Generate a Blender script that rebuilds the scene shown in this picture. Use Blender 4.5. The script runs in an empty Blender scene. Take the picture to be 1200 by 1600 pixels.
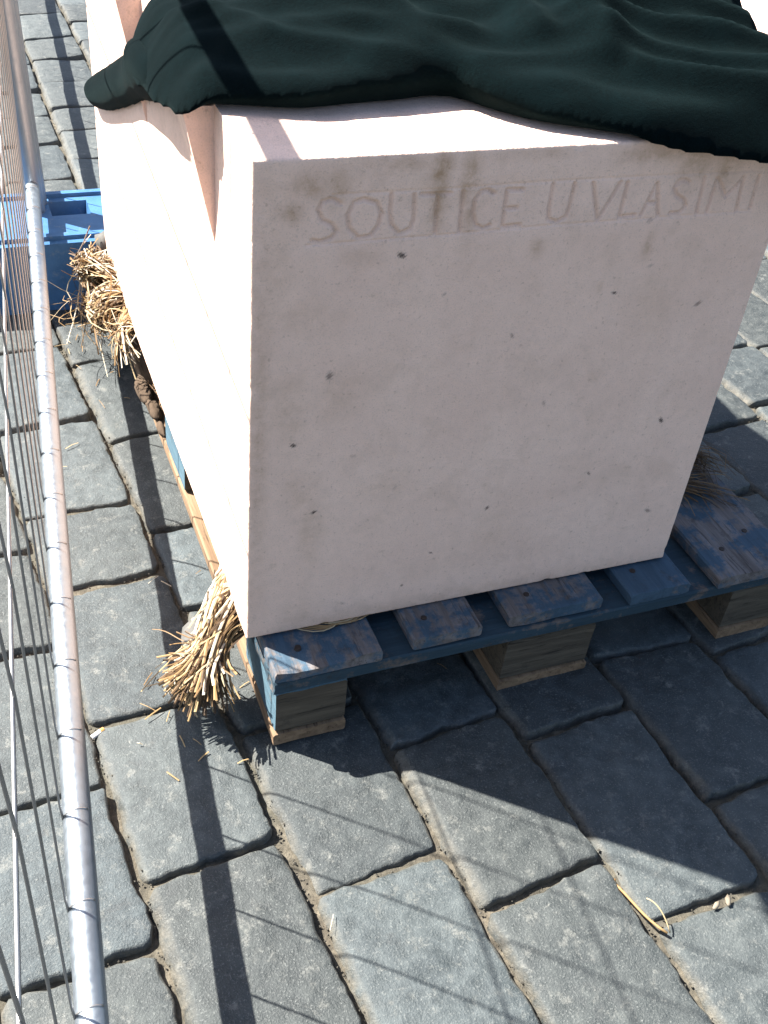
import bpy, bmesh, math, random
import numpy as np
from mathutils import Vector, Matrix, noise

scene = bpy.context.scene
COL = scene.collection
random.seed(7)
R = math.radians

# ------------------------------------------------------------------ camera
cam = bpy.data.cameras.new('camera')
cam_o = bpy.data.objects.new('camera', cam)
COL.objects.link(cam_o)
cam.sensor_fit = 'VERTICAL'
cam.sensor_height = 32.0
cam.lens = 32.0 * 1683.656 / 1600.0
cam.clip_start = 0.02
cam.clip_end = 1000.0
cr = Vector((0.93091649, -0.35448476, 0.08794913))
cu = Vector((0.16061048, 0.613594, 0.77311492))
cf = Vector((0.32802251, 0.70557987, -0.62813874))
m = Matrix((cr, cu, -cf)).transposed().to_4x4()
m.translation = Vector((-0.27750694, -0.85894061, 1.14034952))
cam_o.matrix_world = m
scene.camera = cam_o

# ------------------------------------------------------------------ light
SUN_ELEV = R(49.1)
SUN_TO = Vector((-0.760 * math.cos(SUN_ELEV), 0.6494 * math.cos(SUN_ELEV), math.sin(SUN_ELEV)))  # towards the sun
w = bpy.data.worlds.new('World')
scene.world = w
w.use_nodes = True
wn = w.node_tree.nodes
bg = wn['Background']
sky = wn.new('ShaderNodeTexSky')
sky.sky_type = 'NISHITA'
sky.sun_disc = False
sky.sun_elevation = SUN_ELEV
sky.sun_rotation = math.atan2(-0.760, 0.6494) % (2 * math.pi)
sky.altitude = 250
sky.air_density = 1.0
sky.dust_density = 2.0
sky.ozone_density = 1.0
w.node_tree.links.new(sky.outputs[0], bg.inputs[0])
bg.inputs[1].default_value = 0.058
sun = bpy.data.lights.new('sun', 'SUN')
sun.energy = 5.0
sun.angle = R(0.53)
sun.color = (1.0, 0.955, 0.88)
sun_o = bpy.data.objects.new('sun', sun)
COL.objects.link(sun_o)
sun_o.location = SUN_TO * 20
sun_o.rotation_euler = SUN_TO.to_track_quat('Z', 'Y').to_euler()
vs = scene.view_settings
scene.display_settings.display_device = 'sRGB'
vs.view_transform = 'Standard'
vs.look = 'None'
vs.exposure = 2.1
vs.gamma = 1.0
vs.use_curve_mapping = False

# ------------------------------------------------------------------ helpers
def mesh_from(name, verts, faces, mats=None, smooth=False):
    me = bpy.data.meshes.new(name)
    me.from_pydata([tuple(v) for v in verts], [], [tuple(f) for f in faces])
    me.update()
    for mt in (mats or []):
        me.materials.append(mt)
    if smooth:
        me.polygons.foreach_set('use_smooth', [True] * len(me.polygons))
    return me

def link(name, me, parent=None, loc=(0, 0, 0), rot=(0, 0, 0)):
    o = bpy.data.objects.new(name, me)
    COL.objects.link(o)
    o.location = loc
    o.rotation_euler = rot
    if parent is not None:
        o.parent = parent
    return o

def tag(o, label=None, cat=None, group=None, kind=None):
    if label: o['label'] = label
    if cat: o['category'] = cat
    if group: o['group'] = group
    if kind: o['kind'] = kind
    return o

def set_attr(me, name, values):
    a = me.attributes.new(name, 'FLOAT', 'POINT')
    a.data.foreach_set('value', np.asarray(values, dtype=np.float32))

def ns(x, y=0.0, z=0.0):
    return noise.noise(Vector((x, y, z)))

def smst(a, b, x):
    t = min(1.0, max(0.0, (x - a) / (b - a)))
    return t * t * (3 - 2 * t)

class NT:
    """small node-tree builder"""
    def __init__(s, name):
        s.mat = bpy.data.materials.new(name)
        s.mat.use_nodes = True
        s.t = s.mat.node_tree
        s.b = s.t.nodes['Principled BSDF']
        s.out = s.t.nodes['Material Output']
    def n(s, typ, **kw):
        nd = s.t.nodes.new(typ)
        for k, v in kw.items(): setattr(nd, k, v)
        return nd
    def l(s, a, b): s.t.links.new(a, b)
    def coord(s, scale=(1, 1, 1), out='Object'):
        tc = s.n('ShaderNodeTexCoord')
        mp = s.n('ShaderNodeMapping')
        mp.inputs['Scale'].default_value = scale
        s.l(tc.outputs[out], mp.inputs[0])
        return mp.outputs[0]
    def noise(s, vec, scale, detail=4, rough=0.55, dist=0.0):
        nd = s.n('ShaderNodeTexNoise')
        nd.inputs['Scale'].default_value = scale
        nd.inputs['Detail'].default_value = detail
        nd.inputs['Roughness'].default_value = rough
        nd.inputs['Distortion'].default_value = dist
        if vec is not None: s.l(vec, nd.inputs['Vector'])
        return nd.outputs['Fac']
    def ramp(s, fac, stops):
        nd = s.n('ShaderNodeValToRGB')
        e = nd.color_ramp.elements
        while len(e) > 1: e.remove(e[-1])
        for i, (p, c) in enumerate(stops):
            el = e[0] if i == 0 else e.new(p)
            el.position = p
            el.color = (*c, 1) if len(c) == 3 else c
        s.l(fac, nd.inputs[0])
        return nd.outputs[0]
    def fr(s, fac, lo, hi, a=0.0, b=1.0):
        nd = s.n('ShaderNodeMapRange')
        nd.inputs[1].default_value = lo; nd.inputs[2].default_value = hi
        nd.inputs[3].default_value = a; nd.inputs[4].default_value = b
        s.l(fac, nd.inputs[0])
        return nd.outputs[0]
    def mix(s, fac, a, b, mode='MIX'):
        nd = s.n('ShaderNodeMix', data_type='RGBA', blend_type=mode)
        for sock, v in ((nd.inputs[0], fac), (nd.inputs[6], a), (nd.inputs[7], b)):
            if hasattr(v, 'links'): s.l(v, sock)
            elif isinstance(v, (int, float)): sock.default_value = v
            else: sock.default_value = (*v, 1)
        return nd.outputs[2]
    def math(s, op, a, b=None):
        nd = s.n('ShaderNodeMath', operation=op)
        for i, v in enumerate((a, b)):
            if v is None: continue
            if hasattr(v, 'links'): s.l(v, nd.inputs[i])
            else: nd.inputs[i].default_value = v
        return nd.outputs[0]
    def attr(s, name):
        nd = s.n('ShaderNodeAttribute', attribute_name=name)
        return nd.outputs['Fac']
    def bump(s, height, strength=0.5, dist=0.01, prev=None):
        nd = s.n('ShaderNodeBump')
        nd.inputs['Strength'].default_value = strength
        nd.inputs['Distance'].default_value = dist
        s.l(height, nd.inputs['Height'])
        if prev is not None: s.l(prev, nd.inputs['Normal'])
        return nd.outputs[0]
    def done(s, color=None, rough=0.8, normal=None, metallic=0.0, spec=0.5):
        if color is not None:
            if hasattr(color, 'links'): s.l(color, s.b.inputs['Base Color'])
            else: s.b.inputs['Base Color'].default_value = (*color, 1)
        if hasattr(rough, 'links'): s.l(rough, s.b.inputs['Roughness'])
        else: s.b.inputs['Roughness'].default_value = rough
        s.b.inputs['Metallic'].default_value = metallic
        s.b.inputs['Specular IOR Level'].default_value = spec
        if normal is not None: s.l(normal, s.b.inputs['Normal'])
        return s.mat

# ------------------------------------------------------------------ materials
def mat_cobble():
    t = NT('granite_cobble')
    geo = t.n('ShaderNodeNewGeometry')
    P = geo.outputs['Position']
    inf = t.n('ShaderNodeObjectInfo')
    n1 = t.noise(P, 9, 5, .6)
    n2 = t.noise(P, 45, 5, .65)
    n3 = t.noise(P, 420, 3, .7)
    base = t.ramp(n2, [(.34, (.018, .025, .0275)), (.52, (.038, .047, .050)), (.66, (.063, .074, .076))])
    base = t.mix(t.fr(n1, .35, .7), base, t.mix(.5, base, (.068, .080, .081)))
    v = t.fr(inf.outputs['Random'], 0, 1, .62, 1.18)
    vc = t.n('ShaderNodeCombineColor')
    warm = t.fr(t.math('FRACT', t.math('MULTIPLY', inf.outputs['Random'], 7.31)), 0, 1, .955, 1.045)
    t.l(t.math('MULTIPLY', v, warm), vc.inputs[0]); t.l(v, vc.inputs[1]); t.l(t.math('DIVIDE', v, warm), vc.inputs[2])
    base = t.mix(1.0, base, vc.outputs[0], 'MULTIPLY')
    # worn pale flecks and lichen-like patches
    sp = t.fr(n3, .56, .72)
    base = t.mix(t.math('MULTIPLY', sp, .6), base, (.20, .21, .20))
    fl = t.fr(t.noise(P, 34, 8, .8, .15), .555, .66)
    base = t.mix(t.math('MULTIPLY', fl, .5), base, (.19, .19, .172))
    wh = t.fr(t.noise(P, 70, 6, .8, .2), .645, .72)
    base = t.mix(t.math('MULTIPLY', wh, .6), base, (.25, .25, .225))
    dk = t.fr(t.noise(P, 14, 6, .7, 1.0), .60, .68)
    base = t.mix(t.math('MULTIPLY', dk, .5), base, (.030, .034, .036))
    # dirt and sand on the worn shoulders
    d = t.attr('dirt')
    dn = t.math('MULTIPLY', d, t.fr(t.noise(P, 60, 5, .7), .28, .56))
    sand = t.ramp(t.noise(P, 110, 4, .7), [(.3, (.06, .056, .046)), (.7, (.155, .142, .115))])
    base = t.mix(dn, base, sand)
    h = t.math('ADD', t.math('MULTIPLY', n2, 1.0), t.math('MULTIPLY', n3, .35))
    nb = t.bump(h, .7, .005)
    nb = t.bump(t.noise(P, 500, 3, .7), .3, .0012, nb)
    return t.done(base, t.fr(n2, .3, .7, .55, .8), nb, spec=.45)

def mat_bed():
    t = NT('joint_sand')
    geo = t.n('ShaderNodeNewGeometry')
    P = geo.outputs['Position']
    n = t.noise(P, 70, 6, .7)
    c = t.ramp(n, [(.25, (.035, .031, .025)), (.5, (.09, .078, .06)), (.75, (.19, .165, .125))])
    g = t.fr(t.noise(P, 5, 4), .4, .65)
    c = t.mix(t.math('MULTIPLY', g, .7), c, (.075, .075, .06))
    sep = t.n('ShaderNodeVectorMath', operation='LENGTH')
    t.l(P, sep.inputs[0])
    far = t.fr(sep.outputs['Value'], 8, 11)
    c = t.mix(far, c, t.ramp(t.noise(P, 3, 6, .6), [(.3, (.07, .075, .075)), (.7, (.13, .135, .13))]))
    return t.done(c, .95, t.bump(n, .9, .006), spec=.2)

def mat_stone(name='sandstone', stains=True, tone=1.0):
    t = NT(name)
    P = t.coord()
    n1 = t.noise(P, 7, 5, .6)
    n2 = t.noise(P, 60, 5, .65)
    n3 = t.noise(P, 520, 3, .7)
    c = t.ramp(n1, [(.3, (.80 * tone, .56 * tone, .45 * tone)), (.7, (.88 * tone, .635 * tone, .515 * tone))])
    c = t.mix(t.fr(n2, .35, .7, 0, .3), c, (.64 * tone, .47 * tone, .385 * tone))
    c = t.mix(t.fr(n3, .52, .70, 0, .45), c, (.45, .36, .31))
    # dark mineral grains
    vo = t.n('ShaderNodeTexVoronoi')
    vo.inputs['Scale'].default_value = 34
    t.l(t.mix(.03, P, t.n('ShaderNodeTexNoise').outputs['Color']), vo.inputs['Vector'])
    t.l(P, vo.inputs['Vector'])
    sep = t.n('ShaderNodeSeparateColor')
    t.l(vo.outputs['Color'], sep.inputs[0])
    pick = t.fr(sep.outputs[0], .92, .93)
    dot = t.fr(vo.outputs['Distance'], .03, .10, 1, 0)
    g = t.math('MULTIPLY', pick, dot)
    g = t.math('MULTIPLY', g, t.fr(sep.outputs[1], 0, 1, .15, .8))
    c = t.mix(g, c, (.16, .12, .10))
    fk = t.fr(t.noise(P, 165, 4, .65), .60, .68, 0, .42)
    c = t.mix(fk, c, (.40, .27, .20))
    fk2 = t.fr(t.noise(P, 48, 5, .8), .60, .68, 0, .32)
    c = t.mix(fk2, c, (.42, .30, .21))
    if stains:
        s = t.attr('stain')
        sn = t.math('MULTIPLY', s, t.fr(t.noise(P, 55, 6, .7), .3, .62))
        c = t.mix(t.math('MULTIPLY', sn, .85), c, (.33, .195, .095))
        blot = t.fr(t.noise(P, 17, 6, .7, .5), .50, .72, 0, .22)
        c = t.mix(blot, c, (.44, .31, .22))
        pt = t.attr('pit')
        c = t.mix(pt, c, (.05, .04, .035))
    h = t.math('ADD', n2, t.math('MULTIPLY', n3, .5))
    nb = t.bump(h, .6, .0025)
    return t.done(c, .9, nb, spec=.25)

def mat_wood(name, base_dark, base_light, paint=None, paint_amt=.5, axis=1):
    t = NT(name)
    sc = [60, 60, 60]; sc[axis] = 4
    P = t.coord(tuple(sc))
    Q = t.coord()
    inf = t.n('ShaderNodeObjectInfo')
    off = t.n('ShaderNodeVectorMath', operation='ADD')
    cmb = t.n('ShaderNodeCombineXYZ')
    for i in range(3): t.l(t.math('MULTIPLY', inf.outputs['Random'], 37.0 + i * 11), cmb.inputs[i])
    t.l(P, off.inputs[0]); t.l(cmb.outputs[0], off.inputs[1])
    g = t.noise(off.outputs[0], 1.0, 6, .65, .8)
    g2 = t.noise(off.outputs[0], 3.5, 4, .6)
    c = t.ramp(g, [(.28, base_dark), (.62, base_light)])
    c = t.mix(t.fr(g2, .58, .66, 0, .65), c, tuple(x * .35 for x in base_dark))
    if paint:
        off2 = t.n('ShaderNodeVectorMath', operation='ADD')
        t.l(Q, off2.inputs[0]); t.l(cmb.outputs[0], off2.inputs[1])
        pm = t.math('ADD', t.noise(off2.outputs[0], 16, 6, .7), t.math('MULTIPLY', g, .35))
        lo = .95 - paint_amt
        c = t.mix(t.fr(pm, lo, lo + .1, 0, .92), c, t.mix(t.fr(g, .3, .7), tuple(x * .7 for x in paint), paint))
    d = t.fr(t.noise(Q, 30, 6, .75), .56, .68, 0, .55)
    c = t.mix(d, c, (.035, .03, .025))
    nb = t.bump(t.math('ADD', g, t.math('MULTIPLY', g2, .6)), .6, .003)
    return t.done(c, .85, nb, spec=.25)

def mat_metal(name, base=(.29, .325, .36), rough=.42):
    t = NT(name)
    P = t.coord()
    n = t.noise(P, 120, 4, .6)
    n2 = t.noise(P, 14, 5, .65)
    c = t.mix(t.fr(n2, .5, .75, 0, .35), base, tuple(x * .55 for x in base))
    r = t.fr(n, .3, .7, rough - .07, rough + .12)
    return t.done(c, r, t.bump(n, .12, .0006), metallic=.88)

def mat_plastic():
    t = NT('blue_plastic')
    P = t.coord()
    n = t.noise(P, 18, 6, .7)
    c = t.ramp(n, [(.3, (.030, .10, .22)), (.7, (.052, .155, .33))])
    c = t.mix(t.fr(t.noise(P, 60, 5, .7), .56, .72, 0, .4), c, (.22, .25, .27))
    return t.done(c, .5, t.bump(t.noise(P, 200, 3), .2, .001), spec=.4)

def mat_fleece():
    t = NT('dark_fleece')
    P = t.coord()
    n = t.noise(P, 300, 4, .7)
    n2 = t.noise(P, 24, 5, .6)
    c = t.ramp(n, [(.3, (.0003, .0020, .0024)), (.7, (.0009, .0044, .0052))])
    c = t.mix(t.fr(n2, .5, .7, 0, .5), c, (.0012, .0054, .0064))
    t.b.inputs['Sheen Weight'].default_value = .04
    t.b.inputs['Sheen Roughness'].default_value = .45
    t.b.inputs['Sheen Tint'].default_value = (.22, .42, .42, 1)
    nb = t.bump(n2, .18, .005)
    nb = t.bump(n, .32, .002, nb)
    nb = t.bump(t.noise(P, 900, 3, .8), .5, .0014, nb)
    return t.done(c, 1.0, nb, spec=.05)

def mat_straw():
    t = NT('dry_straw')
    a = t.attr('tone')
    P = t.coord()
    c = t.ramp(a, [(0, (.045, .025, .011)), (.3, (.13, .075, .030)), (.65, (.29, .19, .085)), (.85, (.37, .29, .17)), (1, (.46, .42, .34))])
    c = t.mix(t.fr(t.noise(P, 180, 3), .5, .7, 0, .35), c, (.20, .11, .04))
    return t.done(c, .6, None, spec=.35)

def mat_flat(name, c, rough=.8):
    t = NT(name)
    n = t.noise(t.coord(), 80, 5, .6)
    col = t.mix(t.fr(n, .35, .65), tuple(x * .7 for x in c), c)
    return t.done(col, rough, t.bump(n, .4, .002), spec=.3)

M_COB = mat_cobble()
M_BED = mat_bed()
M_STONE = mat_stone()
M_STONE2 = mat_stone('pale_sandstone', False, 1.0)
BLUE = (.045, .09, .135)
M_DECK = mat_wood('weathered_deck_wood', (.085, .07, .062), (.19, .17, .165), BLUE, .305)  # flaking blue paint, spread wider to carry the bluish shade on the boards
M_DECKB = mat_wood('blue_painted_deck_wood', (.085, .07, .062), (.19, .165, .155), BLUE, .47)
M_STRINGER = mat_wood('blue_painted_wood', (.08, .06, .05), (.17, .14, .12), (.022, .055, .08), .42, 0)
M_BLOCK = mat_wood('raw_block_wood', (.042, .033, .024), (.105, .084, .060), None, 0, 0)
M_BLOCKB = mat_wood('blue_painted_block', (.12, .08, .05), (.25, .18, .11), (.085, .17, .225), .52, 1)
M_BOTTOM = mat_wood('raw_bottom_wood', (.11, .068, .04), (.25, .165, .10), None, 0)
M_TUBE = mat_metal('galvanised_tube')
M_WIRE = mat_metal('galvanised_wire', (.34, .335, .33), .40)
M_PLASTIC = mat_plastic()
M_FLEECE = mat_fleece()
M_STRAW = mat_straw()
M_NAIL = mat_flat('rusty_nail', (.045, .032, .026), .7)
M_PEBBLE = mat_flat('grey_pebble', (.11, .107, .10))
M_PAPER = mat_flat('white_paper', (.78, .76, .72))
M_FILTER = mat_flat('orange_filter', (.55, .28, .09))
M_CHIP = mat_flat('pale_wood_chip', (.26, .22, .165))

# ------------------------------------------------------------------ pavement
def grid_lines():
    xs = list(np.arange(-1.6, 3.0, .045)); ys = list(np.arange(-1.6, 4.6, .045))
    out = [5, 9, 20, 60, 150, 300]
    xs = [-v for v in reversed(out)] + xs + out
    ys = [-v for v in reversed(out)] + ys + out
    return xs, ys
xs, ys = grid_lines()
V = []; Fc = []
for j, y in enumerate(ys):
    for i, x in enumerate(xs):
        z = -.0135 + .006 * ns(x * 9, y * 9, 3) + .004 * ns(x * 31, y * 31, 8)
        if max(abs(x), abs(y)) > 4.8: z = -.015
        V.append((x, y, z))
nx = len(xs)
for j in range(len(ys) - 1):
    for i in range(nx - 1):
        a = j * nx + i
        Fc.append((a, a + 1, a + 1 + nx, a + nx))
pavement = link('pavement', mesh_from('pavement', V, Fc, [M_BED], True))
tag(pavement, kind='structure')

def curve(y):
    if y < 1.1: return -.077 * y
    if y < 1.9:
        t = (y - 1.1) / .8
        return -.0847 - .077 * .8 * (t - t * t / 2)
    return -.0847 - .0308
def row_x(k, y):
    return -.213 + .1775 * k + curve(y) + .0045 * ns(y * 2.3, k * 5.1, 1.7)

KNOWN = {0: [(-.391, -.391), (-.147, -.131), (.106, .112), (.372, .38), (.554, .557), (.80, .81)],
         1: [(-.46, -.45), (-.219, -.206), (.037, .047), (.286, .284), (.470, .482), (.729, .752), (.998, 1.016)],
         2: [(-.54, -.53), (-.297, -.282), (-.047, -.028), (.20, .205)],
         3: [(-.60, -.59), (-.373, -.370), (-.087, -.072), (.19, .2)],
         4: [(-.50, -.49), (-.247, -.237), (.02, .012), (.25, .255)],
         5: [(-.27, -.26), (-.02, -.008), (.22, .225)],
         7: [(.263, .263), (.497, .514), (.64, .653)],
         -1: [(-.231, -.224), (-.004, .006), (.255, .264), (.478, .476)],
         }
def cross_joints(k):
    rng = random.Random(100 + k)
    js = list(KNOWN.get(k, [(rng.uniform(-.2, 0),) * 2]))
    js = [(a, b) for a, b in js]
    while js[0][0] > -2.6:
        d = rng.uniform(.20, .28); js.insert(0, (js[0][0] - d + rng.uniform(-.008, .008), js[0][1] - d))
    while js[-1][0] < 7.0:
        d = rng.uniform(.17, .27); js.append((js[-1][0] + d, js[-1][1] + d + rng.uniform(-.008, .012)))
    return js

def cobble_mesh(c00, c10, c11, c01, seed, nu, nv):
    """one worn stone: corners in plan; returns verts, faces, dirt"""
    rng = random.Random(seed)
    ox, oy = rng.uniform(-50, 50), rng.uniform(-50, 50)
    tx, ty = rng.uniform(-.020, .020), rng.uniform(-.030, .022)
    hz = rng.uniform(-.005, .004)
    lw = (Vector(c10) - Vector(c00)).length; ll = (Vector(c01) - Vector(c00)).length
    cx = sum(c[0] for c in (c00, c10, c11, c01)) / 4; cy = sum(c[1] for c in (c00, c10, c11, c01)) / 4
    rl = rng.uniform(.007, .016)      # left shoulder, worn wide
    rr = rng.uniform(.0025, .005); rf = rng.uniform(.0025, .005); rb = rng.uniform(.003, .006)
    def axis(n, ra, rb_, L):
        a = [-1, 0, ra * .3 / L, ra * .65 / L, ra / L]
        b = [1 - rb_ / L, 1 - rb_ * .65 / L, 1 - rb_ * .3 / L, 1, 2]
        mid = [a[-1] + (b[0] - a[-1]) * i / (n + 1) for i in range(1, n + 1)]
        return a + mid + b
    us = axis(nu, rl, rr, lw); vs_ = axis(nv, rf, rb, ll)
    V = []; D = []
    for v in vs_:
        for u in us:
            uu = min(1, max(0, u)); vv = min(1, max(0, v))
            x = (c00[0] * (1 - uu) + c10[0] * uu) * (1 - vv) + (c01[0] * (1 - uu) + c11[0] * uu) * vv
            y = (c00[1] * (1 - uu) + c10[1] * uu) * (1 - vv) + (c01[1] * (1 - uu) + c11[1] * uu) * vv
            el, er, ef, eb = uu * lw, (1 - uu) * lw, vv * ll, (1 - vv) * ll
            z = .003 * (1 - (2 * uu - 1) ** 2) * (1 - (2 * vv - 1) ** 2)
            dirt = 0.0
            for e, r, h in ((el, rl, .013), (er, rr, .004), (ef, rf, .0035), (eb, rb, .004)):
                if e < r:
                    q = 1 - e / r
                    z -= h * q * q
                    dirt = max(dirt, q * (1.0 if r is rl or r is rr else .45))
            # ragged outline
            k = 1 - smst(0, .05, min(el, er, ef, eb))
            x += k * (.0050 * ns(x * 22 + ox, y * 22 + oy, 1) + .0034 * ns(x * 70 + ox, y * 70, 2))
            y += k * (.0048 * ns(x * 22 + oy, y * 22 + ox, 5) + .0036 * ns(x * 70 + oy, y * 70, 6))
            # rounded corners
            cd = max(0, .008 - min(el, er)) * max(0, .008 - min(ef, eb)) / .008
            x += (cx - x) / lw * cd * .9; y += (cy - y) / ll * cd * .9
            z += .0022 * ns(x * 16 + ox, y * 16 + oy, 9) + .0013 * ns(x * 55 + ox, y * 55 + oy, 4) + .0006 * ns(x * 140, y * 140 + ox, 4)
            z += hz + tx * (uu - .5) * lw * 2 + ty * (vv - .5) * ll
            if u < 0 or u > 1 or v < 0 or v > 1:
                z -= .045; dirt = 1.0
            V.append((x, y, z)); D.append(dirt)
    n = len(us)
    F = [(j * n + i, j * n + i + 1, (j + 1) * n + i + 1, (j + 1) * n + i) for j in range(len(vs_) - 1) for i in range(n - 1)]
    return V, F, D

def in_view(x, y):
    d = Vector((x, y, 0)) - cam_o.matrix_world.translation
    zf = d.dot(cf)
    if zf < .1: return False
    px = 600 + 1683.7 * d.dot(cr) / zf; py = 800 - 1683.7 * d.dot(cu) / zf
    return -140 < px < 1340 and -60 < py < 1760

def under_stone(x, y):            # hidden beneath pallet and stone block
    return .12 < x < .62 and .30 < y < 1.05

far_V, far_F, far_D = [], [], []
count = 0
for k in range(-14, 24):
    js = cross_joints(k)
    for i in range(len(js) - 1):
        ya, yb = js[i], js[i + 1]
        ym = (ya[0] + yb[0]) / 2
        if ym > 6.5: continue
        gx = .0024; gy = .0046
        rng = random.Random(k * 991 + i)
        def P(kk, y, sx, sy):
            return (row_x(kk, y) + sx * (gx + rng.uniform(-.002, .004)), y + sy * (gy + rng.uniform(-.002, .003)))
        q = (P(k, ya[0], 1, 1), P(k + 1, ya[1], -1, 1), P(k + 1, yb[1], -1, -1), P(k, yb[0], 1, -1))
        xm = (q[0][0] + q[2][0]) / 2
        if xm > 4.5 or xm < -2.6: continue
        near = in_view(xm, ym) and not under_stone(xm, ym) and count < 295
        if near:
            fine = ym < 1.3
            Vv, Ff, Dd = cobble_mesh(*q, k * 991 + i, 17 if fine else 5, 24 if fine else 6)
            me = mesh_from('cobble', Vv, Ff, [M_COB], True)
            set_attr(me, 'dirt', Dd)
            link('cobble', me, pavement)
            count += 1
        else:
            Vv, Ff, Dd = cobble_mesh(*q, k * 991 + i, 2, 2)
            b = len(far_V)
            far_V += Vv; far_D += Dd
            far_F += [tuple(a + b for a in f) for f in Ff]
me = mesh_from('cobble_field', far_V, far_F, [M_COB], True)
set_attr(me, 'dirt', far_D)
tag(link('cobble_field', me, pavement), kind='stuff')

# ------------------------------------------------------------------ wooden pallet
pallet = link('wooden_pallet', None)
tag(pallet, 'worn wooden pallet with flaking blue paint under the big inscribed stone block', 'pallet')

def plank(name, x0, x1, y0, y1, z0, z1, mat, seed, long_axis=1, seg=14, rough_ends=.004, chip=None):
    """a board with eased edges, slightly bowed, with ragged ends"""
    cx, cy, cz = (x0 + x1) / 2, (y0 + y1) / 2, (z0 + z1) / 2
    rng = random.Random(seed)
    L0, L1 = (y0 - cy, y1 - cy) if long_axis == 1 else (x0 - cx, x1 - cx)
    W0, W1 = (x0 - cx, x1 - cx) if long_axis == 1 else (y0 - cy, y1 - cy)
    H0, H1 = z0 - cz, z1 - cz
    e = .0025
    nw = 6
    ring = []
    for i in range(nw + 1): ring.append((W0 + e + (W1 - W0 - 2 * e) * i / nw, H1))
    ring.append((W1, H1 - e)); ring.append((W1, (H0 + H1) / 2)); ring.append((W1, H0 + e))
    for i in range(nw, -1, -1): ring.append((W0 + e + (W1 - W0 - 2 * e) * i / nw, H0))
    ring.append((W0, H0 + e)); ring.append((W0, (H0 + H1) / 2)); ring.append((W0, H1 - e))
    n = len(ring); V = []
    ls = [0, .004, .02] + [.02 + (L1 - L0 - .04) * i / seg for i in range(1, seg)] + [L1 - L0 - .02, L1 - L0 - .004, L1 - L0]
    for li, l in enumerate(ls):
        for (wv, hv) in ring:
            s = .92 if li in (0, len(ls) - 1) else 1.0
            ll = L0 + l
            if l < .021: ll += rough_ends * (ns(wv * 60 + seed, hv * 90, 1) - .15) * (1 - l / .021)
            if l > L1 - L0 - .021: ll += rough_ends * ns(wv * 60 + seed, hv * 90, 5)
            dw = .0012 * ns(ll * 9, hv * 50, seed) ; dh = .0011 * ns(ll * 8, wv * 30, seed + 3)
            w_, h_ = wv + dw, hv + dh
            if s < 1: h_ = h_ * .93
            if chip: h_ -= chip(ll - L0, wv - W0, hv)
            V.append((w_, ll, h_) if long_axis == 1 else (ll, w_, h_))
    F = []
    for li in range(len(ls) - 1):
        for i in range(n):
            a, b = li * n + i, li * n + (i + 1) % n
            F.append((a, b, b + n, a + n) if long_axis == 0 else (b, a, a + n, b + n))
    F.append(tuple(range(n)) if long_axis == 1 else tuple(reversed(range(n))))
    t = (len(ls) - 1) * n
    F.append(tuple(t + i for i in (reversed(range(n)) if long_axis == 1 else range(n))))
    me = mesh_from(name, V, F, [mat])
    bm = bmesh.new(); bm.from_mesh(me); bmesh.ops.recalc_face_normals(bm, faces=bm.faces); bm.to_mesh(me); bm.free()
    return link(name, me, pallet, (cx, cy, cz))

def nail_mesh():
    V = [(0, 0, .0012)]; n = 8
    for k in range(n): V.append((.0042 * math.cos(k * 2 * math.pi / n), .0042 * math.sin(k * 2 * math.pi / n), .0012))
    for k in range(n): V.append((.005 * math.cos(k * 2 * math.pi / n), .005 * math.sin(k * 2 * math.pi / n), -.003))
    F = [(0, 1 + k, 1 + (k + 1) % n) for k in range(n)] + [(1 + k, 1 + n + k, 1 + n + (k + 1) % n, 1 + (k + 1) % n) for k in range(n)]
    return mesh_from('nail', V, F, [M_NAIL])
NAIL = nail_mesh()

DX = [(0, .143, M_DECK), (.187, .286, M_DECK), (.329, .472, M_DECK), (.514, .613, M_DECKB), (.657, .80, M_DECK)]
def chip0(l, wv, hv):        # splintered front corner of the first board
    if hv < 0: return 0
    return .011 * max(0, 1 - l / .045) * max(0, ns(wv * 75, 3.3, 2) + .25)
for i, (a, b, mt) in enumerate(DX):
    y0 = (.0015, .006, .009, .003, -.004)[i]
    dz = (0, .001, .0005, -.001, .0015)[i]
    bd = plank('deck_board', a, b, y0, 1.198, .1232 + dz, .1436 + dz, mt, 11 + i, chip=chip0 if i == 0 else None)
    cx, cy, cz = bd.location
    for (u, v) in ((.28, .035), (.70, .062), (.3, .56), (.68, .60), (.3, 1.12), (.7, 1.15)):
        link('nail', NAIL, bd, (a + (b - a) * u - cx, v - cy + .004 * i, .1436 + dz - cz))
for i, (a, b) in enumerate(((.002, .146), (.528, .672), (1.055, 1.199))):
    plank('stringer_board', .001, .799, a, b, .1005, .1218, M_STRINGER, 31 + i, 0)
for i, (a, b, mt) in enumerate(((.002, .102, M_BOTTOM), (.329, .471, M_BOTTOM), (.70, .799, M_BOTTOM))):
    plank('bottom_board', a, b, .004, 1.197, .001, .0216, mt, 41 + i)
for xi, (a, b) in enumerate(((.0045, .10), (.331, .469), (.702, .797))):
    for yi, (c, d) in enumerate(((.006, .146), (.529, .671), (1.057, 1.195))):
        bl = plank('block', a, b, c, d, .0228, .0993, M_BLOCKB if xi == 0 else M_BLOCK, 51 + xi * 3 + yi, 1, 5, .003)
        if xi == 0:
            bl['label'] = 'block with flaking pale blue paint'
            bl.data.materials.append(M_BLOCK)
            for f in bl.data.polygons:
                if f.normal.y < -.6: f.material_index = 1

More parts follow.
